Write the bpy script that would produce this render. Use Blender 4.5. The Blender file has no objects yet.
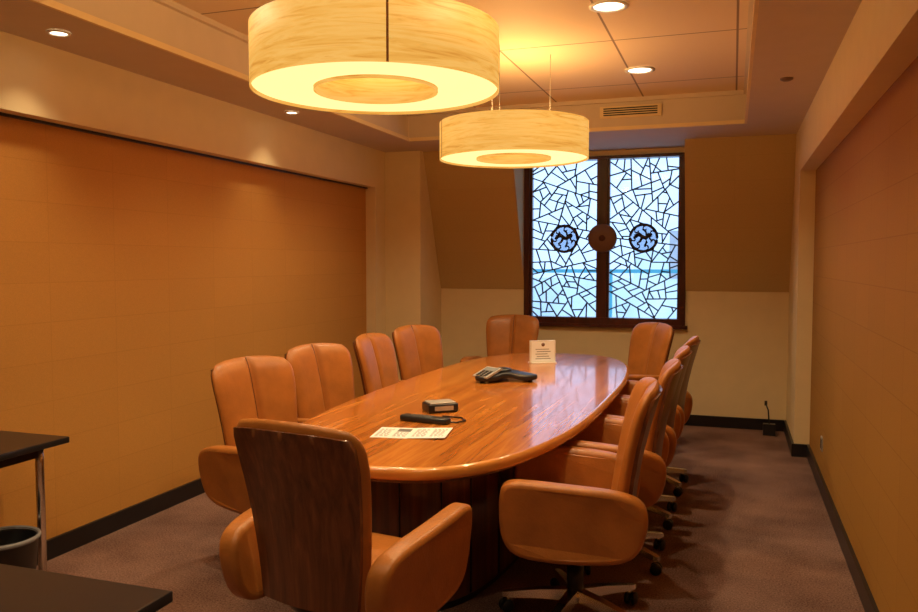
import bpy, bmesh, math, random
from mathutils import Vector, Matrix
random.seed(7)
S=bpy.context.scene
S.view_settings.view_transform='Standard'
pi=math.pi
# ---------------------------------------------------------------- materials
def newmat(name):
    m=bpy.data.materials.new(name); m.use_nodes=True
    nt=m.node_tree; b=nt.nodes['Principled BSDF']
    return m,nt,b
def N(nt,t,**k):
    n=nt.nodes.new(t)
    for a,v in k.items(): setattr(n,a,v)
    return n
def coords(nt,scale=(1,1,1),rot=(0,0,0)):
    tc=N(nt,'ShaderNodeTexCoord'); mp=N(nt,'ShaderNodeMapping')
    mp.inputs['Scale'].default_value=scale; mp.inputs['Rotation'].default_value=rot
    nt.links.new(tc.outputs['Object'],mp.inputs['Vector']); return mp.outputs['Vector']
def ramp(nt,fac,stops):
    r=N(nt,'ShaderNodeValToRGB')
    els=r.color_ramp.elements
    while len(els)<len(stops): els.new(0.5)
    for e,(p,c) in zip(els,stops): e.position=p; e.color=(*c,1)
    nt.links.new(fac,r.inputs['Fac']); return r.outputs['Color']
def noise(nt,vec,scale,detail=3,rough=.5,dist=0):
    n=N(nt,'ShaderNodeTexNoise'); n.inputs['Scale'].default_value=scale
    n.inputs['Detail'].default_value=detail; n.inputs['Roughness'].default_value=rough
    n.inputs['Distortion'].default_value=dist
    nt.links.new(vec,n.inputs['Vector']); return n.outputs['Fac']
def bump(nt,b,h,strength,dist=.01):
    bn=N(nt,'ShaderNodeBump'); bn.inputs['Strength'].default_value=strength; bn.inputs['Distance'].default_value=dist
    nt.links.new(h,bn.inputs['Height']); nt.links.new(bn.outputs['Normal'],b.inputs['Normal'])
def plain(name,c,rough=.6,metal=0,var=.06,nscale=8,bmp=0,spec=.5):
    m,nt,b=newmat(name)
    v=coords(nt); f=noise(nt,v,nscale)
    lo=tuple(max(0,x*(1-var)) for x in c); hi=tuple(min(1,x*(1+var)) for x in c)
    nt.links.new(ramp(nt,f,[(.3,lo),(.7,hi)]),b.inputs['Base Color'])
    b.inputs['Roughness'].default_value=rough; b.inputs['Metallic'].default_value=metal
    b.inputs['Specular IOR Level'].default_value=spec
    if bmp: bump(nt,b,noise(nt,v,nscale*12),bmp,.004)
    return m
def wood(name,stops,scale,rough,coat=0,nscale=1.0,dist=.6):
    m,nt,b=newmat(name)
    v=coords(nt,scale)
    f=noise(nt,v,nscale,6,.6,dist)
    nt.links.new(ramp(nt,f,stops),b.inputs['Base Color'])
    b.inputs['Roughness'].default_value=rough
    b.inputs['Coat Weight'].default_value=coat; b.inputs['Coat Roughness'].default_value=.09
    return m
def emis(name,c,s):
    m,nt,b=newmat(name)
    v=coords(nt); f=noise(nt,v,3)
    col=ramp(nt,f,[(.2,tuple(x*.97 for x in c)),(.8,c)])
    nt.links.new(col,b.inputs['Emission Color']); b.inputs['Emission Strength'].default_value=s
    b.inputs['Base Color'].default_value=(*c,1)
    return m
def fabric(name,c,line,axis,bw=.9,spec=.3):
    m,nt,b=newmat(name)
    tc=N(nt,'ShaderNodeTexCoord'); sp=N(nt,'ShaderNodeSeparateXYZ'); cb=N(nt,'ShaderNodeCombineXYZ')
    nt.links.new(tc.outputs['Object'],sp.inputs[0])
    nt.links.new(sp.outputs['Y' if axis==0 else 'X'],cb.inputs['X']); nt.links.new(sp.outputs['Z'],cb.inputs['Y'])
    br=N(nt,'ShaderNodeTexBrick'); br.offset=0
    br.inputs['Scale'].default_value=1; br.inputs['Brick Width'].default_value=bw; br.inputs['Row Height'].default_value=.2
    br.inputs['Mortar Size'].default_value=.0024; br.inputs['Mortar Smooth'].default_value=.3
    br.inputs['Color1'].default_value=(*c,1); br.inputs['Color2'].default_value=(*[x*.96 for x in c],1); br.inputs['Mortar'].default_value=(*line,1)
    nt.links.new(cb.outputs[0],br.inputs['Vector'])
    mx=N(nt,'ShaderNodeMix',data_type='RGBA',blend_type='MULTIPLY'); mx.inputs[0].default_value=1
    v=coords(nt,(1,1,1)); f=noise(nt,v,260,2)
    nt.links.new(br.outputs['Color'],mx.inputs[6]); nt.links.new(ramp(nt,f,[(.3,(.86,.86,.86)),(.7,(1,1,1))]),mx.inputs[7])
    nt.links.new(mx.outputs[2],b.inputs['Base Color']); b.inputs['Roughness'].default_value=.75
    b.inputs['Specular IOR Level'].default_value=spec
    return m
M={}
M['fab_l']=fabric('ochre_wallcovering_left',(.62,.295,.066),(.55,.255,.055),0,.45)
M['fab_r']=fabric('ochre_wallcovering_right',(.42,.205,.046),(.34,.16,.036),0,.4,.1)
M['fab_b']=fabric('ochre_wallcovering_back',(.61,.44,.20),(.57,.41,.185),1)
M['cream']=plain('cream_paint',(.80,.65,.39),.7,var=.02,spec=.2)
M['ceil']=plain('ceiling_paint',(.64,.54,.43),.8,var=.02,spec=.2)
M['black']=plain('black_baseboard',(.012,.01,.012),.35)
M['blackdesk']=plain('black_laminate',(.018,.016,.018),.3,spec=.4)
M['plastic']=plain('black_plastic',(.015,.015,.018),.35)
M['chrome']=plain('chrome',(.85,.83,.8),.24,1)
M['leather']=plain('tan_leather',(.42,.150,.032),.38,var=.14,nscale=9,bmp=.25,spec=.4)
M['seam']=plain('leather_seam',(.10,.028,.008),.6)
M['walnut']=wood('walnut_shell',[(.30,(.085,.026,.010)),(.5,(.15,.046,.018)),(.70,(.23,.074,.028))],(42,42,1.0),.36,.25)
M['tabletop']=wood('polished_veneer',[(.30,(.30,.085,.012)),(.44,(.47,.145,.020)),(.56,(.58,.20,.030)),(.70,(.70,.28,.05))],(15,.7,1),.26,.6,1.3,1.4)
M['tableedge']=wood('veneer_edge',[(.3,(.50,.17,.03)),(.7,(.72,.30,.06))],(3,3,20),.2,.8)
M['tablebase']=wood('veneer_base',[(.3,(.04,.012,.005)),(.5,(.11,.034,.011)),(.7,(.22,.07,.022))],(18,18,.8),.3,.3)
M['mahog']=wood('mahogany_frame',[(.3,(.035,.008,.006)),(.7,(.11,.024,.015))],(10,10,1),.35,.2)
M['lattice']=plain('lattice_iron',(.03,.032,.05),.5)
M['navy']=plain('dark_emblem',(.02,.024,.06),.5)
M['bronze']=plain('bronze_plate',(.20,.12,.10),.45,.3)
M['paper']=plain('white_paper',(.88,.90,.93),.6,var=.01)
M['ink']=plain('printing_ink',(.30,.33,.40),.6)
M['bag']=plain('grey_bin_liner',(.22,.22,.24),.4)
M['silver']=plain('silver_plastic',(.50,.48,.46),.35,.4)
M['whitepl']=plain('white_plastic',(.8,.78,.74),.4)
M['screen']=plain('grey_screen',(.25,.27,.3),.2)
M['diff']=emis('lamp_diffuser',(1,.74,.31),1.35)
M['spotem']=emis('downlight_lens',(1,.86,.6),9)
M['facade']=plain('pale_facade',(.78,.87,.96),.8,var=.16,nscale=1.2)
M['facade2']=plain('grey_shutter',(.50,.50,.53),.8)
M['teal']=plain('teal_railing',(.08,.40,.52),.5)
def tile():
    m,nt,b=newmat('ceiling_tile')
    v=coords(nt); br=N(nt,'ShaderNodeTexBrick'); br.offset=0
    for k,x in (('Scale',1),('Brick Width',.69),('Row Height',1.2),('Mortar Size',.007),('Mortar Smooth',.2)): br.inputs[k].default_value=x
    br.inputs['Color1'].default_value=(.74,.57,.38,1); br.inputs['Color2'].default_value=(.77,.59,.40,1); br.inputs['Mortar'].default_value=(.26,.17,.11,1)
    nt.links.new(v,br.inputs['Vector']); nt.links.new(br.outputs['Color'],b.inputs['Base Color']); b.inputs['Roughness'].default_value=.7
    return m
M['tile']=tile()
def carpet():
    m,nt,b=newmat('taupe_carpet')
    v=coords(nt); f=noise(nt,v,120,4,.7)
    f2=noise(nt,v,2.5,3)
    a=N(nt,'ShaderNodeMath',operation='MULTIPLY_ADD'); a.inputs[1].default_value=.3
    nt.links.new(f2,a.inputs[0]); 
    s=N(nt,'ShaderNodeMath',operation='MULTIPLY'); s.inputs[1].default_value=.7; nt.links.new(f,s.inputs[0]); nt.links.new(s.outputs[0],a.inputs[2])
    nt.links.new(ramp(nt,a.outputs[0],[(.38,(.105,.052,.040)),(.62,(.38,.225,.180))]),b.inputs['Base Color'])
    b.inputs['Roughness'].default_value=.95; b.inputs['Specular IOR Level'].default_value=.1
    bump(nt,b,f,.7,.012); return m
M['carpet']=carpet()
def veneer_glow():
    m,nt,b=newmat('lit_wood_veneer')
    v=coords(nt,(1.6,1.6,22)); f=noise(nt,v,1.4,5,.6,1.8)
    c=ramp(nt,f,[(.30,(.70,.27,.035)),(.45,(.92,.45,.08)),(.58,(1,.54,.125)),(.74,(.82,.36,.055))])
    nt.links.new(c,b.inputs['Emission Color']); b.inputs['Base Color'].default_value=(.10,.045,.008,1)
    b.inputs['Roughness'].default_value=.6; b.inputs['Specular IOR Level'].default_value=.1
    b.inputs['Emission Strength'].default_value=.92; return m
M['veneer']=veneer_glow()
M['veneerseam']=plain('veneer_seam',(.45,.2,.05),.6)
def glass():
    m=bpy.data.materials.new('window_glass'); m.use_nodes=True; nt=m.node_tree; nt.nodes.clear()
    o=N(nt,'ShaderNodeOutputMaterial'); t=N(nt,'ShaderNodeBsdfTransparent'); g=N(nt,'ShaderNodeBsdfGlossy'); mx=N(nt,'ShaderNodeMixShader')
    t.inputs[0].default_value=(.93,.97,1,1); g.inputs['Roughness'].default_value=.05; mx.inputs[0].default_value=.05
    nt.links.new(t.outputs[0],mx.inputs[1]); nt.links.new(g.outputs[0],mx.inputs[2]); nt.links.new(mx.outputs[0],o.inputs[0]); return m
M['glass']=glass()
def sealglass():
    m=bpy.data.materials.new('smoked_seal_glass'); m.use_nodes=True; nt=m.node_tree; nt.nodes.clear()
    o=N(nt,'ShaderNodeOutputMaterial'); t=N(nt,'ShaderNodeBsdfTransparent'); g=N(nt,'ShaderNodeBsdfTranslucent'); mx=N(nt,'ShaderNodeMixShader')
    t.inputs[0].default_value=(.62,.66,.72,1); g.inputs['Color'].default_value=(.7,.75,.85,1); mx.inputs[0].default_value=.2
    nt.links.new(t.outputs[0],mx.inputs[1]); nt.links.new(g.outputs[0],mx.inputs[2]); nt.links.new(mx.outputs[0],o.inputs[0]); return m
M['seal']=sealglass()

# ---------------------------------------------------------------- mesh builder
class MB:
    def __init__(s): s.bm=bmesh.new(); s.mats=[]
    def mi(s,m):
        if m not in s.mats: s.mats.append(m)
        return s.mats.index(m)
    def faces(s,vs,fs,m,smooth=False):
        i=s.mi(m); bv=[s.bm.verts.new(v) for v in vs]
        for f in fs:
            try:
                fc=s.bm.faces.new([bv[k] for k in f]); fc.material_index=i; fc.smooth=smooth
            except ValueError: pass
        return bv
    def box(s,x0,x1,y0,y1,z0,z1,m,T=None):
        vs=[Vector((x,y,z)) for z in (z0,z1) for y in (y0,y1) for x in (x0,x1)]
        if T is not None: vs=[T@v for v in vs]
        s.faces(vs,[(0,2,3,1),(4,5,7,6),(0,1,5,4),(2,6,7,3),(0,4,6,2),(1,3,7,5)],m)
    def prism(s,poly,x0,x1,m,f=None):
        n=len(poly); f=f or (lambda a,b,c:Vector((c,a,b)))
        vs=[f(a,b,x0) for a,b in poly]+[f(a,b,x1) for a,b in poly]
        fs=[tuple(range(n))[::-1],tuple(range(n,2*n))]+[(i,(i+1)%n,n+(i+1)%n,n+i) for i in range(n)]
        s.faces(vs,fs,m)
    def padded(s,poly,t,r,f,m,seg=4,m_side=None):
        n=len(poly); P=[Vector(p) for p in poly]
        ar=sum(P[i].x*P[(i+1)%n].y-P[(i+1)%n].x*P[i].y for i in range(n))
        if ar<0: P=P[::-1]
        nor=[]
        for i in range(n):
            d=(P[(i+1)%n]-P[i-1]).normalized(); nor.append(Vector((-d.y,d.x)))
        loops=[(-t/2+r*(1-math.cos(k/seg*pi/2)), r*(1-math.sin(k/seg*pi/2))) for k in range(seg+1)]
        loops+=[(-c,i) for c,i in loops[::-1]]
        vs=[]
        for c,ins in loops:
            for p,q in zip(P,nor):
                w=p+q*ins; vs.append(f(w.x,w.y,c))
        L=len(loops); fs=[]
        for l in range(L-1):
            for i in range(n): fs.append((l*n+i,l*n+(i+1)%n,(l+1)*n+(i+1)%n,(l+1)*n+i))
        bv=s.faces(vs,fs,m_side or m,True)
        i=s.mi(m)
        for rng in (range(n)[::-1],range((L-1)*n,L*n)):
            fc=s.bm.faces.new([bv[k] for k in rng]); fc.material_index=i; fc.smooth=False
    def lathe(s,prof,c,m,n=32,smooth=True,T=None,caps=True):
        vs=[];fs=[]
        for r,z in prof:
            for i in range(n):
                a=2*pi*i/n; v=Vector((c[0]+r*math.cos(a),c[1]+r*math.sin(a),c[2]+z)); vs.append(T@v if T is not None else v)
        for l in range(len(prof)-1):
            for i in range(n): fs.append((l*n+i,l*n+(i+1)%n,(l+1)*n+(i+1)%n,(l+1)*n+i))
        if caps:
            fs.append(tuple(range(n))[::-1]); L=len(prof)-1; fs.append(tuple(range(L*n,L*n+n)))
        s.faces(vs,fs,m,smooth)
    def tube(s,pts,r,m,n=10,r2=None):
        pts=[Vector(p) for p in pts]; vs=[];fs=[];K=len(pts)
        for k,p in enumerate(pts):
            d=(pts[min(k+1,K-1)]-pts[max(k-1,0)]).normalized()
            u=d.cross(Vector((0,0,1)))
            if u.length<.1: u=d.cross(Vector((1,0,0)))
            u.normalize(); w=d.cross(u); rr=r if r2 is None else r+(r2-r)*k/(K-1)
            for i in range(n):
                a=2*pi*i/n; vs.append(p+u*math.cos(a)*rr+w*math.sin(a)*rr)
        for l in range(K-1):
            for i in range(n): fs.append((l*n+i,l*n+(i+1)%n,(l+1)*n+(i+1)%n,(l+1)*n+i))
        fs.append(tuple(range(n))[::-1]); fs.append(tuple(range((K-1)*n,K*n)))
        s.faces(vs,fs,m,True)
    def grid(s,fn,nu,nv,m,smooth=True):
        vs=[fn(-1+2*i/nu,j/nv) for j in range(nv+1) for i in range(nu+1)]
        fs=[(j*(nu+1)+i,j*(nu+1)+i+1,(j+1)*(nu+1)+i+1,(j+1)*(nu+1)+i) for j in range(nv) for i in range(nu)]
        s.faces(vs,fs,m,smooth)
    def mesh(s,name,merge=0):
        if merge: bmesh.ops.remove_doubles(s.bm,verts=s.bm.verts,dist=merge)
        bmesh.ops.recalc_face_normals(s.bm,faces=s.bm.faces)
        me=bpy.data.meshes.new(name); s.bm.to_mesh(me); s.bm.free()
        for m in s.mats: me.materials.append(M[m])
        return me
    def obj(s,name,loc=(0,0,0),rz=0,parent=None,merge=0,sc=1):
        o=bpy.data.objects.new(name,s.mesh(name,merge)); S.collection.objects.link(o)
        o.location=loc; o.rotation_euler=(0,0,rz); o.scale=(sc,sc,sc)
        if parent: o.parent=parent
        return o
def chaikin(p,k=3):
    for _ in range(k):
        q=[]
        for i in range(len(p)):
            a=Vector(p[i]); b=Vector(p[(i+1)%len(p)]); q+= [tuple(a*.75+b*.25),tuple(a*.25+b*.75)]
        p=q
    return p
def rrect(a,b,r,k=4):
    out=[]
    for cx,cy,a0 in ((a-r,b-r,0),(-a+r,b-r,pi/2),(-a+r,-b+r,pi),(a-r,-b+r,3*pi/2)):
        for i in range(k+1):
            t=a0+i/k*pi/2; out.append((cx+r*math.cos(t),cy+r*math.sin(t)))
    return out
def empty(name,loc=(0,0,0),rz=0):
    e=bpy.data.objects.new(name,None); S.collection.objects.link(e); e.location=loc; e.rotation_euler=(0,0,rz); return e

# ---------------------------------------------------------------- room
XL,XLb,XR,XRb=-3.26,-3.16,.58,.47
YB,YN=7.62,-1.6
ZC,ZT,ZP=2.55,2.80,2.20
WX0,WX1,WZ0,WZ1=-1.93,-.41,.92,2.50
b=MB(); b.box(-3.5,.8,YN-.1,7.85,-.1,0,'carpet'); b.obj('floor')
b=MB()
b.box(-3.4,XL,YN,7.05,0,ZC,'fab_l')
b.box(XL,XLb,YN,6.83,ZP,ZC,'cream'); b.box(XL,XLb,6.83,7.05,0,ZC,'cream')
b.box(-3.4,-2.8,7.05,YB+.15,0,ZC,'cream')
b.obj('wall_left')
b=MB()
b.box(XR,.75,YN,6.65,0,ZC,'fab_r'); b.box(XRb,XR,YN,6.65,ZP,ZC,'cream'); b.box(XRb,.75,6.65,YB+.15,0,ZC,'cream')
b.obj('wall_right')
b=MB()
b.box(-2.8,XRb,YB,YB+.15,0,WZ0,'cream')
b.box(-2.8,WX0,YB,YB+.15,WZ0,1.24,'cream'); b.box(WX1,XRb,YB,YB+.15,WZ0,1.24,'cream')
for x0,x1 in ((-2.8,WX0),(WX1,XRb)):
    b.prism([(YB-.005,1.24),(7.13,ZC),(YB+.15,ZC),(YB+.15,1.24)],x0,x1,'fab_b')
b.box(WX0,WX1,YB,YB+.15,WZ1,ZC,'cream')
b.obj('wall_back')
b=MB(); b.box(-3.4,.75,YN-.1,YN,0,ZC+.3,'cream'); b.obj('wall_front')
TX0,TX1,TY0,TY1=-2.69,.08,.6,6.5
b=MB()
b.box(-3.4,TX0,YN,7.77,ZC,ZT+.08,'ceil'); b.box(TX1,.75,YN,7.77,ZC,ZT+.08,'ceil')
b.box(TX0,TX1,TY1,7.77,ZC,ZT+.08,'ceil'); b.box(TX0,TX1,YN,TY0,ZC,ZT+.08,'ceil')
b.box(TX0,TX1,TY0,TY1,ZT,ZT+.08,'tile')
b.obj('ceiling')
b=MB()
for z0,z1,d in ((ZC,ZC+.03,.018),(ZT-.03,ZT,.03)):
    b.box(TX0,TX0+d,TY0,TY1,z0,z1,'cream' if z0==ZC else 'ceil'); b.box(TX1-d,TX1,TY0,TY1,z0,z1,'cream' if z0==ZC else 'ceil'); b.box(TX0+d,TX1-d,TY1-d,TY1,z0,z1,'cream' if z0==ZC else 'ceil')
b.obj('trim_1')
b=MB(); b.box(XL,XL+.02,YN,6.83,ZP-.012,ZP,'black'); b.obj('gap_shade_strip')  # black strip stands in for the dark shade of the gap above the panel
b=MB(); b.box(XL,XL+.018,YN,6.83,0,.10,'black'); b.box(XLb,XLb+.018,6.815,7.05,0,.10,'black'); b.obj('baseboard_left')
b=MB(); b.box(XR-.018,XR,YN,6.65,0,.10,'black'); b.box(XRb,XR-.018,6.632,6.65,0,.10,'black'); b.box(XRb-.018,XRb,6.632,YB-.018,0,.10,'black'); b.obj('baseboard_right')
b=MB(); b.box(-2.782,XRb,YB-.018,YB,0,.10,'black'); b.box(-2.8,-2.782,7.05,YB,0,.10,'black'); b.box(-3.14,-2.782,7.032,7.05,0,.10,'black'); b.obj('baseboard_back')

# window ---------------------------------------------------
W=empty('window_1',((WX0+WX1)/2,YB,WZ0))
w=(WX1-WX0)/2; h=WZ1-WZ0
b=MB(); f=.05
b.box(-w,-w+f,-.03,.09,0,h,'mahog'); b.box(w-f,w,-.03,.09,0,h,'mahog')
b.box(-w+f,w-f,-.03,.09,0,f+.01,'mahog'); b.box(-w+f,w-f,-.03,.09,h-f*.6,h,'mahog')
b.box(-.036,.036,-.02,.08,f,h-f*.6,'mahog')
b.box(-w-.02,w+.02,-.05,.0,-.03,.0,'mahog')
for sx in (-1,1):
    for x in (.036,w-f-.025): b.box(min(sx*x,sx*(x+.025)),max(sx*x,sx*(x+.025)),0,.05,f,h-f*.6,'mahog')
b.obj('frame',parent=W)
b=MB()
def split(poly,out,depth=0):
    A=abs(sum(poly[i].x*poly[(i+1)%len(poly)].y-poly[(i+1)%len(poly)].x*poly[i].y for i in range(len(poly))))/2
    if A<random.uniform(.007,.018): return
    es=sorted(range(len(poly)),key=lambda i:-(poly[(i+1)%len(poly)]-poly[i]).length)
    i=es[0]; a=poly[i]; c=poly[(i+1)%len(poly)]; p=a.lerp(c,random.uniform(.32,.68))
    d=(c-a).normalized(); ang=pi/2+random.uniform(-.75,.75); d=Vector((d.x*math.cos(ang)-d.y*math.sin(ang),d.x*math.sin(ang)+d.y*math.cos(ang)))
    best=None
    for j in range(len(poly)):
        if j==i: continue
        q0=poly[j]; e=poly[(j+1)%len(poly)]-q0; den=d.x*e.y-d.y*e.x
        if abs(den)<1e-9: continue
        t=((q0.x-p.x)*e.y-(q0.y-p.y)*e.x)/den; u=((q0.x-p.x)*d.y-(q0.y-p.y)*d.x)/den
        if t>0 and 0<=u<=1 and (best is None or t<best[0]): best=(t,j,q0+e*u)
    if not best: return
    _,j,q=best; out.append((p,q)); n=len(poly)
    P1=[p];k=(i+1)%n
    while True:
        P1.append(poly[k])
        if k==j: break
        k=(k+1)%n
    P1.append(q); P2=[q];k=(j+1)%n
    while True:
        P2.append(poly[k])
        if k==i: break
        k=(k+1)%n
    P2.append(p); split(P1,out,depth+1); split(P2,out,depth+1)
MZ=.81; cxs=[]
for sx in (-1,1):
    xa,xb=sorted((sx*.061,sx*(w-f-.025))); cx=(xa+xb)/2; cxs.append(cx)
    segs=[]; split([Vector((xa,f)),Vector((xb,f)),Vector((xb,h-.033)),Vector((xa,h-.033))],segs)
    for p,q in segs:
        pieces=[]; K=24; cur=None
        for k in range(K+1):
            s_=p.lerp(q,k/K); inside=(s_-Vector((cx,MZ))).length<.12
            if not inside:
                if cur is None: cur=[s_,s_]
                cur[1]=s_
            elif cur: pieces.append(cur); cur=None
        if cur: pieces.append(cur)
        for u,v in pieces:
            if (v-u).length<.01: continue
            d=(v-u).normalized(); nn=Vector((-d.y,d.x))*.006
            poly=[u+nn,u-nn,v-nn,v+nn]
            b.prism([(t.x,t.y) for t in poly],.015,.03,'lattice',lambda a,c,x:Vector((a,x,c)))
b.obj('lattice',parent=W)
b=MB()
for cx in cxs:
    ring=[Vector((cx+.125*math.cos(t*pi/16),.02,MZ+.125*math.sin(t*pi/16))) for t in range(33)]
    b.tube(ring,.013,'navy',8)
    P=lambda x,z:Vector((cx+x,.02,MZ+z))
    for k in range(7):
        a0=k*2*pi/7+.5; c0=P(.090*math.cos(a0),.090*math.sin(a0))
        b.tube([c0+Vector((math.cos(a0+t*.6)*(.026-.002*t),0,math.sin(a0+t*.6)*(.026-.002*t))) for t in range(8)],.008,'navy',6)
    b.tube([P(-.075,.015),P(-.04,.035),P(-.01,.01),P(.02,.0),P(.05,.03),P(.075,.025)],.020,'navy',10)
    b.tube([P(-.075,.015),P(-.09,-.005)],.015,'navy',8,.009)
    b.tube([P(-.01,.01),P(-.03,-.03),P(-.06,-.05)],.014,'navy',8,.008)
    b.tube([P(.02,.0),P(.03,-.04),P(.01,-.075)],.015,'navy',8,.008)
    b.tube([P(.05,.03),P(.06,-.01),P(.085,-.03)],.011,'navy',8,.006)
    b.tube([P(.03,.02),P(.02,.06),P(-.01,.08)],.011,'navy',8,.006)
b.obj('seals',parent=W)
Rx=Matrix.Rotation(pi/2,4,'X')
b=MB()
for cx in cxs: b.lathe([(.118,-.001),(.118,.001)],(0,0,0),'seal',40,False,T=Matrix.Translation((cx,.034,MZ))@Rx)
b.obj('seal_glass',parent=W)
b=MB(); b.lathe([(.128,-.02),(.135,-.012),(.135,.012),(.128,.02)],(0,0,0),'bronze',40,T=Matrix.Translation((0,-.035,MZ))@Rx)
b.lathe([(.03,-.005),(.03,.012)],(0,0,0),'mahog',16,T=Matrix.Translation((0,-.055,MZ))@Rx)
b.obj('lock_plate',parent=W)
b=MB(); b.box(-w+f,-.036,.06,.064,f,h-.03,'glass'); b.box(.036,w-f,.06,.064,f,h-.03,'glass'); b.obj('glass_panes',parent=W)
b=MB()
b.box(-7,5,13,13.3,-3,1.25,'facade')
b.box(-.95,-.6,12.95,13.0,1.25,2.0,'facade2'); b.box(-1.5,-.2,13,13.3,1.25,1.7,'facade')
b.obj('neighbouring_building')
b=MB()
for z in (1.36,): b.box(-7,5,11.0,11.05,z,z+.05,'teal')
for i in range(7): b.box(-7+i*1.8,-6.96+i*1.8,11.0,11.05,-3,1.36,'teal')
b.obj('balcony_railing')

# ---------------------------------------------------------------- table
TCX,TCY,TA,TB=-1.33,4.65,.685,1.97
def sup(a,bb,n,K=120):
    out=[]
    for i in range(K):
        t=2*pi*i/K; c,s_=math.cos(t),math.sin(t)
        out.append((a*math.copysign(abs(c)**(2/n),c),bb*math.copysign(abs(s_)**(2/n),s_)))
    return out
b=MB(); T=empty('conference_table',(TCX,TCY,0))
b.padded(sup(TA,TB,3.0),.05,.02,lambda x,y,c:Vector((x,y,.715+c)),'tabletop',5,'tableedge')
b.obj('top',parent=T)
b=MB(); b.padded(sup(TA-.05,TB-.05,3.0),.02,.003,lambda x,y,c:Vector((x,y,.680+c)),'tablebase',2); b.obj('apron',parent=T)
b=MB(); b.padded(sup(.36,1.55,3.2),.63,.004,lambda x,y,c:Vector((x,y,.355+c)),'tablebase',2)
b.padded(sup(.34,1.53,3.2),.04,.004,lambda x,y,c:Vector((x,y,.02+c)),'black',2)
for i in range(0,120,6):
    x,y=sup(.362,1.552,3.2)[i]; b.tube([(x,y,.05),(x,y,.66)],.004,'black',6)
b.obj('pedestal',parent=T)

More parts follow.
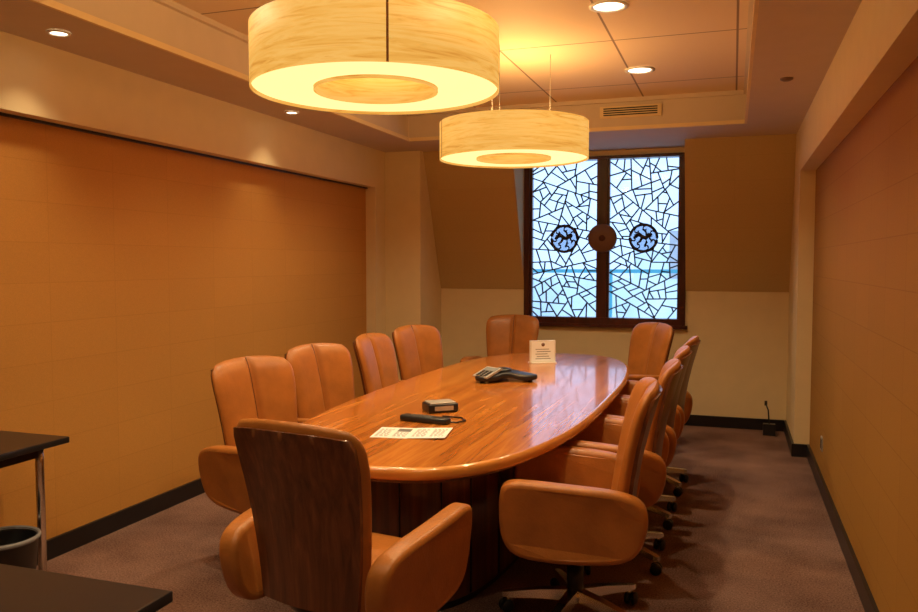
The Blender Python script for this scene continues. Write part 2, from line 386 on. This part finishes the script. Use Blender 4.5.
# ---------------------------------------------------------------- chair mesh (faces +Y)
def back_pos(x,z,off):
    v=(z-.40)/.62
    y=-.215-.115*max(v,0)**1.2+.018*math.sin(v*pi)
    y+= .045*(x/.25)**2
    return Vector((x,y+off,z))
def chair_mesh():
    b=MB()
    z0,z1=.40,.998
    def outline(u,v):
        hw=.202+.050*min(1,v/.8)
        z=z0+(z1-z0)*v
        if v>.86:
            t=(v-.86)/.14; hw*= (1-.16*t**3)
        z+= .020*(1-abs(u)**2.5)*v**3
        return u*hw,z
    def mp(g): return math.copysign(1-(1-abs(g))**1.6,g)
    def hfun(u,v): return max(0,(1-abs(u)**9))**.5*max(0,(1-abs(2*v-1)**12))**.5
    def front(g,v):
        u=mp(g); v=(mp(2*v-1)+1)/2
        x,z=outline(u,v); hh=hfun(u,v)
        bul=.018+.024*hh*(1-abs(abs(u)-.5)**2)-.028*math.exp(-(u/.055)**2)+.010*math.exp(-((v-.12)/.2)**2)
        return back_pos(x,z,.006+bul*hh)
    def rear(g,v):
        u=mp(g); v=(mp(2*v-1)+1)/2
        x,z=outline(u,v); hh=hfun(u,v); return back_pos(x,z,.006-.026*hh)
    b.grid(front,72,26,'leather'); b.grid(rear,40,26,'leather')
    b.tube([front(0,.04+.92*k/20)+Vector((0,.001,0)) for k in range(21)],.0035,'seam',6)
    sw,sv=.935,.955
    def shell(g,v,o):
        x,z=outline(g*sw,v*sv); return back_pos(x,z,o)
    b.grid(lambda g,v:shell(g,v,-.026),28,18,'walnut'); b.grid(lambda g,v:shell(g,v,-.010),28,18,'walnut')
    for fn in (lambda g,v:back_pos(*outline(sw,v*sv),-.026+.016*(g+1)/2),
               lambda g,v:back_pos(*outline(-sw,v*sv),-.026+.016*(g+1)/2),
               lambda g,v:back_pos(*outline((2*v-1)*sw,sv),-.026+.016*(g+1)/2)):
        b.grid(fn,1,20,'walnut')
    seat=chaikin([(-.235,-.20),(.235,-.20),(.25,.05),(.245,.27),(0,.29),(-.245,.27),(-.25,.05)],3)
    b.padded(seat,.12,.045,lambda x,y,c:Vector((x,y,.425+c+.015*math.sin((y+.2)*5)-.3*max(0,y-.18)**1.5)),'leather',5)
    under=chaikin([(-.2,-.18),(.2,-.18),(.2,.2),(-.2,.2)],2)
    b.padded(under,.03,.01,lambda x,y,c:Vector((x,y,.355+c)),'plastic',2)
    prof=chaikin([(-.285,.52),(-.265,.60),(-.17,.635),(.0,.65),(.15,.66),(.25,.66),(.285,.63),(.29,.50),(.275,.41),(.225,.355),(.10,.34),(-.05,.34),(-.19,.35),(-.255,.40)],2)
    for sx in (-1,1):
        b.padded(prof,.08,.022,lambda y,z,c,sx=sx:Vector((sx*(.272+.03*(z-.35)/.3+.018*math.sin((y+.3)*5))+c,y,z)),'leather',5)
    b.box(-.09,.09,-.12,.12,.29,.345,'plastic')
    b.lathe([(.035,.11),(.035,.22),(.022,.22),(.022,.30)],(0,0,0),'plastic',20)
    b.lathe([(.03,.075),(.05,.08),(.05,.11),(.036,.125)],(0,0,0),'chrome',24)
    b.tube([(.09,.02,.32),(.25,.02,.315)],.006,'chrome',8)
    for k in range(5):
        a=2*pi*k/5+.3; d=Vector((math.cos(a),math.sin(a),0)); s_=Vector((-d.y,d.x,0))
        secs=[]
        for t,hw,zt,zb in ((.03,.028,.124,.078),(.15,.024,.114,.078),(.285,.018,.092,.068),(.31,.013,.088,.069)):
            p=d*t; secs.append([p+s_*hw+Vector((0,0,zb)),p+s_*hw*.8+Vector((0,0,zt)),p-s_*hw*.8+Vector((0,0,zt)),p-s_*hw+Vector((0,0,zb))])
        vs=[v for q in secs for v in q]; fs=[(l*4+i,l*4+(i+1)%4,l*4+4+(i+1)%4,l*4+4+i) for l in range(3) for i in range(4)]+[(0,1,2,3),(12,13,14,15)]
        b.faces(vs,fs,'chrome')
        c=d*.285
        b.tube([c+Vector((0,0,.04)),c+Vector((0,0,.072))],.007,'chrome',8)
        R=Matrix.Translation(c+d*.008+Vector((0,0,.028)))@Matrix.Rotation(a+.6,4,'Z')@Matrix.Rotation(pi/2,4,'X')
        for o in (-.016,.016):
            b.lathe([(.020,-.010),(.028,-.006),(.028,.006),(.020,.010)],(0,0,o),'plastic',18,T=R)
        b.box(-.018,.012,-.006,.006,-.004,.026,'plastic',T=R@Matrix.Rotation(-pi/2,4,'X'))
    return b.mesh('conference_chair',merge=.0004)
CM=chair_mesh()
def chair(x,y,deg):
    o=bpy.data.objects.new('conference_chair',CM); S.collection.objects.link(o); o.location=(x,y,0); o.rotation_euler=(0,0,math.radians(deg))
chair(-1.235,2.43,-9)
chair(-.61,3.30,99)
chair(-.57,4.05,93); chair(-.56,4.75,91); chair(-.54,5.45,88)
chair(-.80,6.40,132)
chair(-2.06,3.42,-108); chair(-2.07,4.12,-108); chair(-2.04,4.93,-92); chair(-2.06,5.62,-112)
chair(-1.92,6.90,181)

# ---------------------------------------------------------------- pendants
def pendant(x,y,sa):
    z=2.145
    P=empty('pendant_lamp',(x,y,z)); R,r,H=.465,.234,.225
    b=MB(); b.lathe([(R,0),(R,H),(R-.006,H),(R-.006,0),(R,0)],(0,0,0),'veneer',96,caps=False)
    b.lathe([(r,0),(r,H),(r-.005,H),(r-.005,0),(r,0)],(0,0,0),'veneer',72,caps=False); b.obj('veneer_drum',parent=P,merge=.0001)
    b=MB()
    for zz in (.012,H-.03): b.lathe([(R-.007,zz),(r+.001,zz),(r+.001,zz+.006),(R-.007,zz+.006),(R-.007,zz)],(0,0,0),'diff',96,False,caps=False)
    b.obj('diffuser',parent=P,merge=.0001)
    b=MB()
    for a in (sa,sa+pi): b.box(R-.001,R+.002,-.004,.004,0,H,'veneerseam',T=Matrix.Rotation(a,4,'Z'))
    b.obj('veneer_joint',parent=P)
    b=MB()
    for k in range(3):
        a=k*2*pi/3+.4; b.tube([(r*.98*math.cos(a),r*.98*math.sin(a),H-.02),(r*.98*math.cos(a),r*.98*math.sin(a),ZT-z)],.0018,'silver',6)
    b.obj('suspension_cables',parent=P)
    l=bpy.data.lights.new('bulb','POINT'); l.energy=28; l.color=(1,.57,.20); l.shadow_soft_size=.08
    o=bpy.data.objects.new('bulb',l); S.collection.objects.link(o); o.parent=P; o.location=(0,0,.2)
pendant(-1.29,2.80,-1.06); pendant(-1.315,4.90,.6)

# ---------------------------------------------------------------- downlights
def down(x,y,z,r,E,ang=100,col=(1,.79,.46),bl=.7):
    P=empty('recessed_downlight',(x,y,z))
    b=MB(); b.lathe([(r,-.001),(r,-.007),(r*.78,-.010),(r*.74,-.002)],(0,0,0),'whitepl',32,caps=False); b.obj('trim_ring',parent=P)
    b=MB(); b.lathe([(r*.76,-.001),(r*.76,-.003)],(0,0,0),'spotem',32,False); b.obj('lens',parent=P)
    l=bpy.data.lights.new('lamp','SPOT'); l.energy=E; l.color=col; l.spot_size=math.radians(ang); l.spot_blend=bl; l.shadow_soft_size=.04
    o=bpy.data.objects.new('lamp',l); S.collection.objects.link(o); o.parent=P; o.location=(0,0,-.02)
for x,y in ((-.62,4.15),(-.62,5.57),(-2.0,4.15),(-2.0,5.57),(-.62,2.6),(-2.0,2.6),(-.62,1.2),(-2.0,1.2)): down(x,y,ZT,.10,56 if y>2 else 36,125)  # unseen pairs nearest the camera continue the rows, added for light there
for y in (.9,2.92,4.96): down(-2.93,y,ZC,.05,15,100,bl=1)  # the nearest one is out of view, added to light the camera end
b=MB(); b.lathe([(.035,0),(.035,-.008),(.02,-.016)],(.27,4.98,ZC),'bronze',24); b.obj('smoke_detector')
b=MB(); y=TY1-.02
b.box(-1.02,-.56,y-.006,y,2.655,2.735,'cream')
for i in range(4): b.box(-1.0,-.58,y-.010,y-.006,2.665+i*.017,2.674+i*.017,'plastic')
b.box(-1.03,-.55,y,TY1,2.65,2.74,'cream')
b.obj('air_vent')

# ---------------------------------------------------------------- things on the table
Z=.7405
b=MB(); pts=[]
for i in range(72):
    a=2*pi*i/72; r=.085+.105*max(0,math.cos(1.5*a-0)**2)**1.6; pts.append((r*math.cos(a),r*math.sin(a)))
b.padded(pts,.028,.010,lambda x,y,c:Vector((x,y,.024+c+.035*max(0,1-math.hypot(x,y)/.12))),'plastic',3)
b.lathe([(.05,.045),(.045,.062),(.02,.068)],(0,0,0),'plastic',32)
for k in range(3):
    a=k*2*pi/3; b.lathe([(.014,0),(.014,.02)],(.15*math.cos(a),.15*math.sin(a),0),'plastic',12)
T2=Matrix.Rotation(-2*pi/3+pi/2,4,'Z')@Matrix.Translation((0,-.11,.052))@Matrix.Rotation(.35,4,'X')
b.box(-.055,.055,-.065,.05,-.004,.006,'silver',T=T2)
b.box(-.045,.045,.005,.04,.006,.008,'screen',T=T2)
for i in range(3):
    for j in range(4): b.box(-.036+i*.028,-.018+i*.028,-.056+j*.015,-.046+j*.015,.006,.009,'plastic',T=T2)
b.obj('conference_phone',(-1.40,4.97,Z),math.radians(0),sc=1.2)
b=MB(); b.box(-.10,.10,-.045,.045,0,.006,'whitepl'); b.box(-.10,.10,-.012,.012,.006,.17,'whitepl'); b.box(-.09,.09,-.0132,-.012,.015,.16,'paper')
for i in range(5): b.box(-.06+.01*(i%2),.06-.012*(i%3),-.014,-.0132,.03+i*.018,.035+i*.018,'screen')
b.lathe([(.014,0),(.014,.001)],(0,0,0),'bronze',20,T=Matrix.Translation((0,-.0135,.14))@Rx)
b.obj('table_sign',(-1.36,5.93,Z),math.radians(32))
b=MB()
b.box(-.185,.0,-.12,.12,0,.0015,'paper')
b.prism([(-.12,.0015),(.12,.0015),(.12,.003),(-.12,.003)],0,.185,'paper',lambda a,c,x:Vector((x,a,c+.04*x)))
rr=random.Random(3)
for side in (0,1):
    for cc in range(2):
        x0=-.175+side*.185+cc*.088
        for i in range(10):
            y=.075-i*.0175; x=x0+.004
            if cc==1 and side==0 and i<4: continue
            while x<x0+.065:
                l=rr.uniform(.008,.02); zb=.0016+(.0018+.04*x if side else 0)
                b.box(x,min(x+l,x0+.07),y-.0022,y+.0022,zb,zb+.001,'ink'); x+=l+.007
b.box(-.083,-.015,.025,.09,.0016,.0022,'screen')
b.obj('printed_brochure',(-1.34,3.27,Z),math.radians(10),sc=.9)
b=MB()
b.padded(rrect(.13,.032,.02),.028,.009,lambda x,y,c:Vector((x,y,.014+c)),'plastic',3)
for i in range(6):
    for j in (-1,0,1): b.box(-.07+i*.02,-.06+i*.02,j*.014-.004,j*.014+.004,.028,.0305,'screen')
b.tube([(.10,0,.01),(.15,.03,.005),(.17,.09,.005),(.12,.15,.005),(.02,.14,.005)],.004,'plastic',6)
b.obj('remote_control',(-1.38,3.53,Z),math.radians(-8))
b=MB()
b.padded(rrect(.08,.06,.012),.045,.008,lambda x,y,c:Vector((x,y,.0225+c)),'plastic',3); b.padded(rrect(.07,.05,.01),.006,.002,lambda x,y,c:Vector((x,y,.0475+c)),'silver',2)
b.box(-.05,.05,-.062,-.059,.012,.034,'silver')
b.obj('control_box',(-1.41,3.82,Z),math.radians(40))

# ---------------------------------------------------------------- side desks
def desk(x0,x1,y0,y1,zt,leg):
    P=empty('side_desk',((x0+x1)/2,(y0+y1)/2,0)); w2,d2=(x1-x0)/2,(y1-y0)/2
    b=MB(); b.padded([(-w2,-d2),(0,-d2),(w2,-d2),(w2,0),(w2,d2),(0,d2),(-w2,d2),(-w2,0)],.028,.004,lambda x,y,c:Vector((x,y,zt-.014+c)),'blackdesk',2); b.obj('desk_top',parent=P)
    b=MB()
    for sy in (-1,1):
        yy=sy*(d2-leg)
        for xx in (-w2+.07,w2-.07):
            b.tube([(xx,yy,.02),(xx,yy,zt-.10),(xx,yy,zt-.03)],.018,'chrome',14)
            b.lathe([(.028,0),(.028,.012),(.02,.02)],(xx,yy,0),'plastic',16)
        b.tube([(-w2+.07,yy,zt-.06),(w2-.07,yy,zt-.06)],.013,'chrome',10)
    b.box(-w2+.06,w2-.06,-d2+leg,d2-leg,zt-.075,zt-.03,'blackdesk')
    b.obj('desk_frame',parent=P)
desk(-3.23,-2.81,1.75,2.80,.72,.10)
desk(-2.35,-1.25,.85,1.545,.72,.10)
b=MB(); b.lathe([(.10,0),(.105,.01),(.135,.33),(.14,.335),(.14,.345),(.13,.345),(.128,.33),(.10,.02)],(0,0,0),'plastic',36)
b.lathe([(.141,.333),(.145,.338),(.144,.348),(.135,.352),(.128,.34)],(0,0,0),'bag',36,caps=False)
b.obj('waste_bin',(-2.89,2.51,0))
b=MB(); b.box(-.008,0,-.045,.045,-.045,.045,'silver'); b.box(-.010,-.008,-.03,.03,-.03,.03,'plastic'); b.obj('wall_socket',(XR,5.75,.30))
b=MB(); b.box(-.05,.05,-.03,.03,0,.10,'plastic'); b.tube([(0,0,.1),(-.01,0,.22),(-.03,0,.27)],.006,'plastic',8); b.lathe([(.012,0),(.012,.04)],(-.03,0,.26),'plastic',10)
b.obj('antenna_router',(.32,7.40,0))

# ---------------------------------------------------------------- world and camera
wd=bpy.data.worlds.new('sky'); S.world=wd; wd.use_nodes=True; nt=wd.node_tree; bg=nt.nodes['Background']
tc=N(nt,'ShaderNodeTexCoord'); sx=N(nt,'ShaderNodeSeparateXYZ'); nt.links.new(tc.outputs['Generated'],sx.inputs[0])
nt.links.new(ramp(nt,sx.outputs['Z'],[(0,(.45,.64,.95)),(.5,(.53,.72,1))]),bg.inputs['Color']); bg.inputs['Strength'].default_value=2.2
c=bpy.data.cameras.new('camera'); co=bpy.data.objects.new('camera',c); S.collection.objects.link(co)
c.sensor_width=36; c.lens=800/918*36; c.clip_start=.02
co.location=(0,0,1.5); co.rotation_euler=(math.radians(90-3.1),0,math.radians(18.9)); S.camera=co
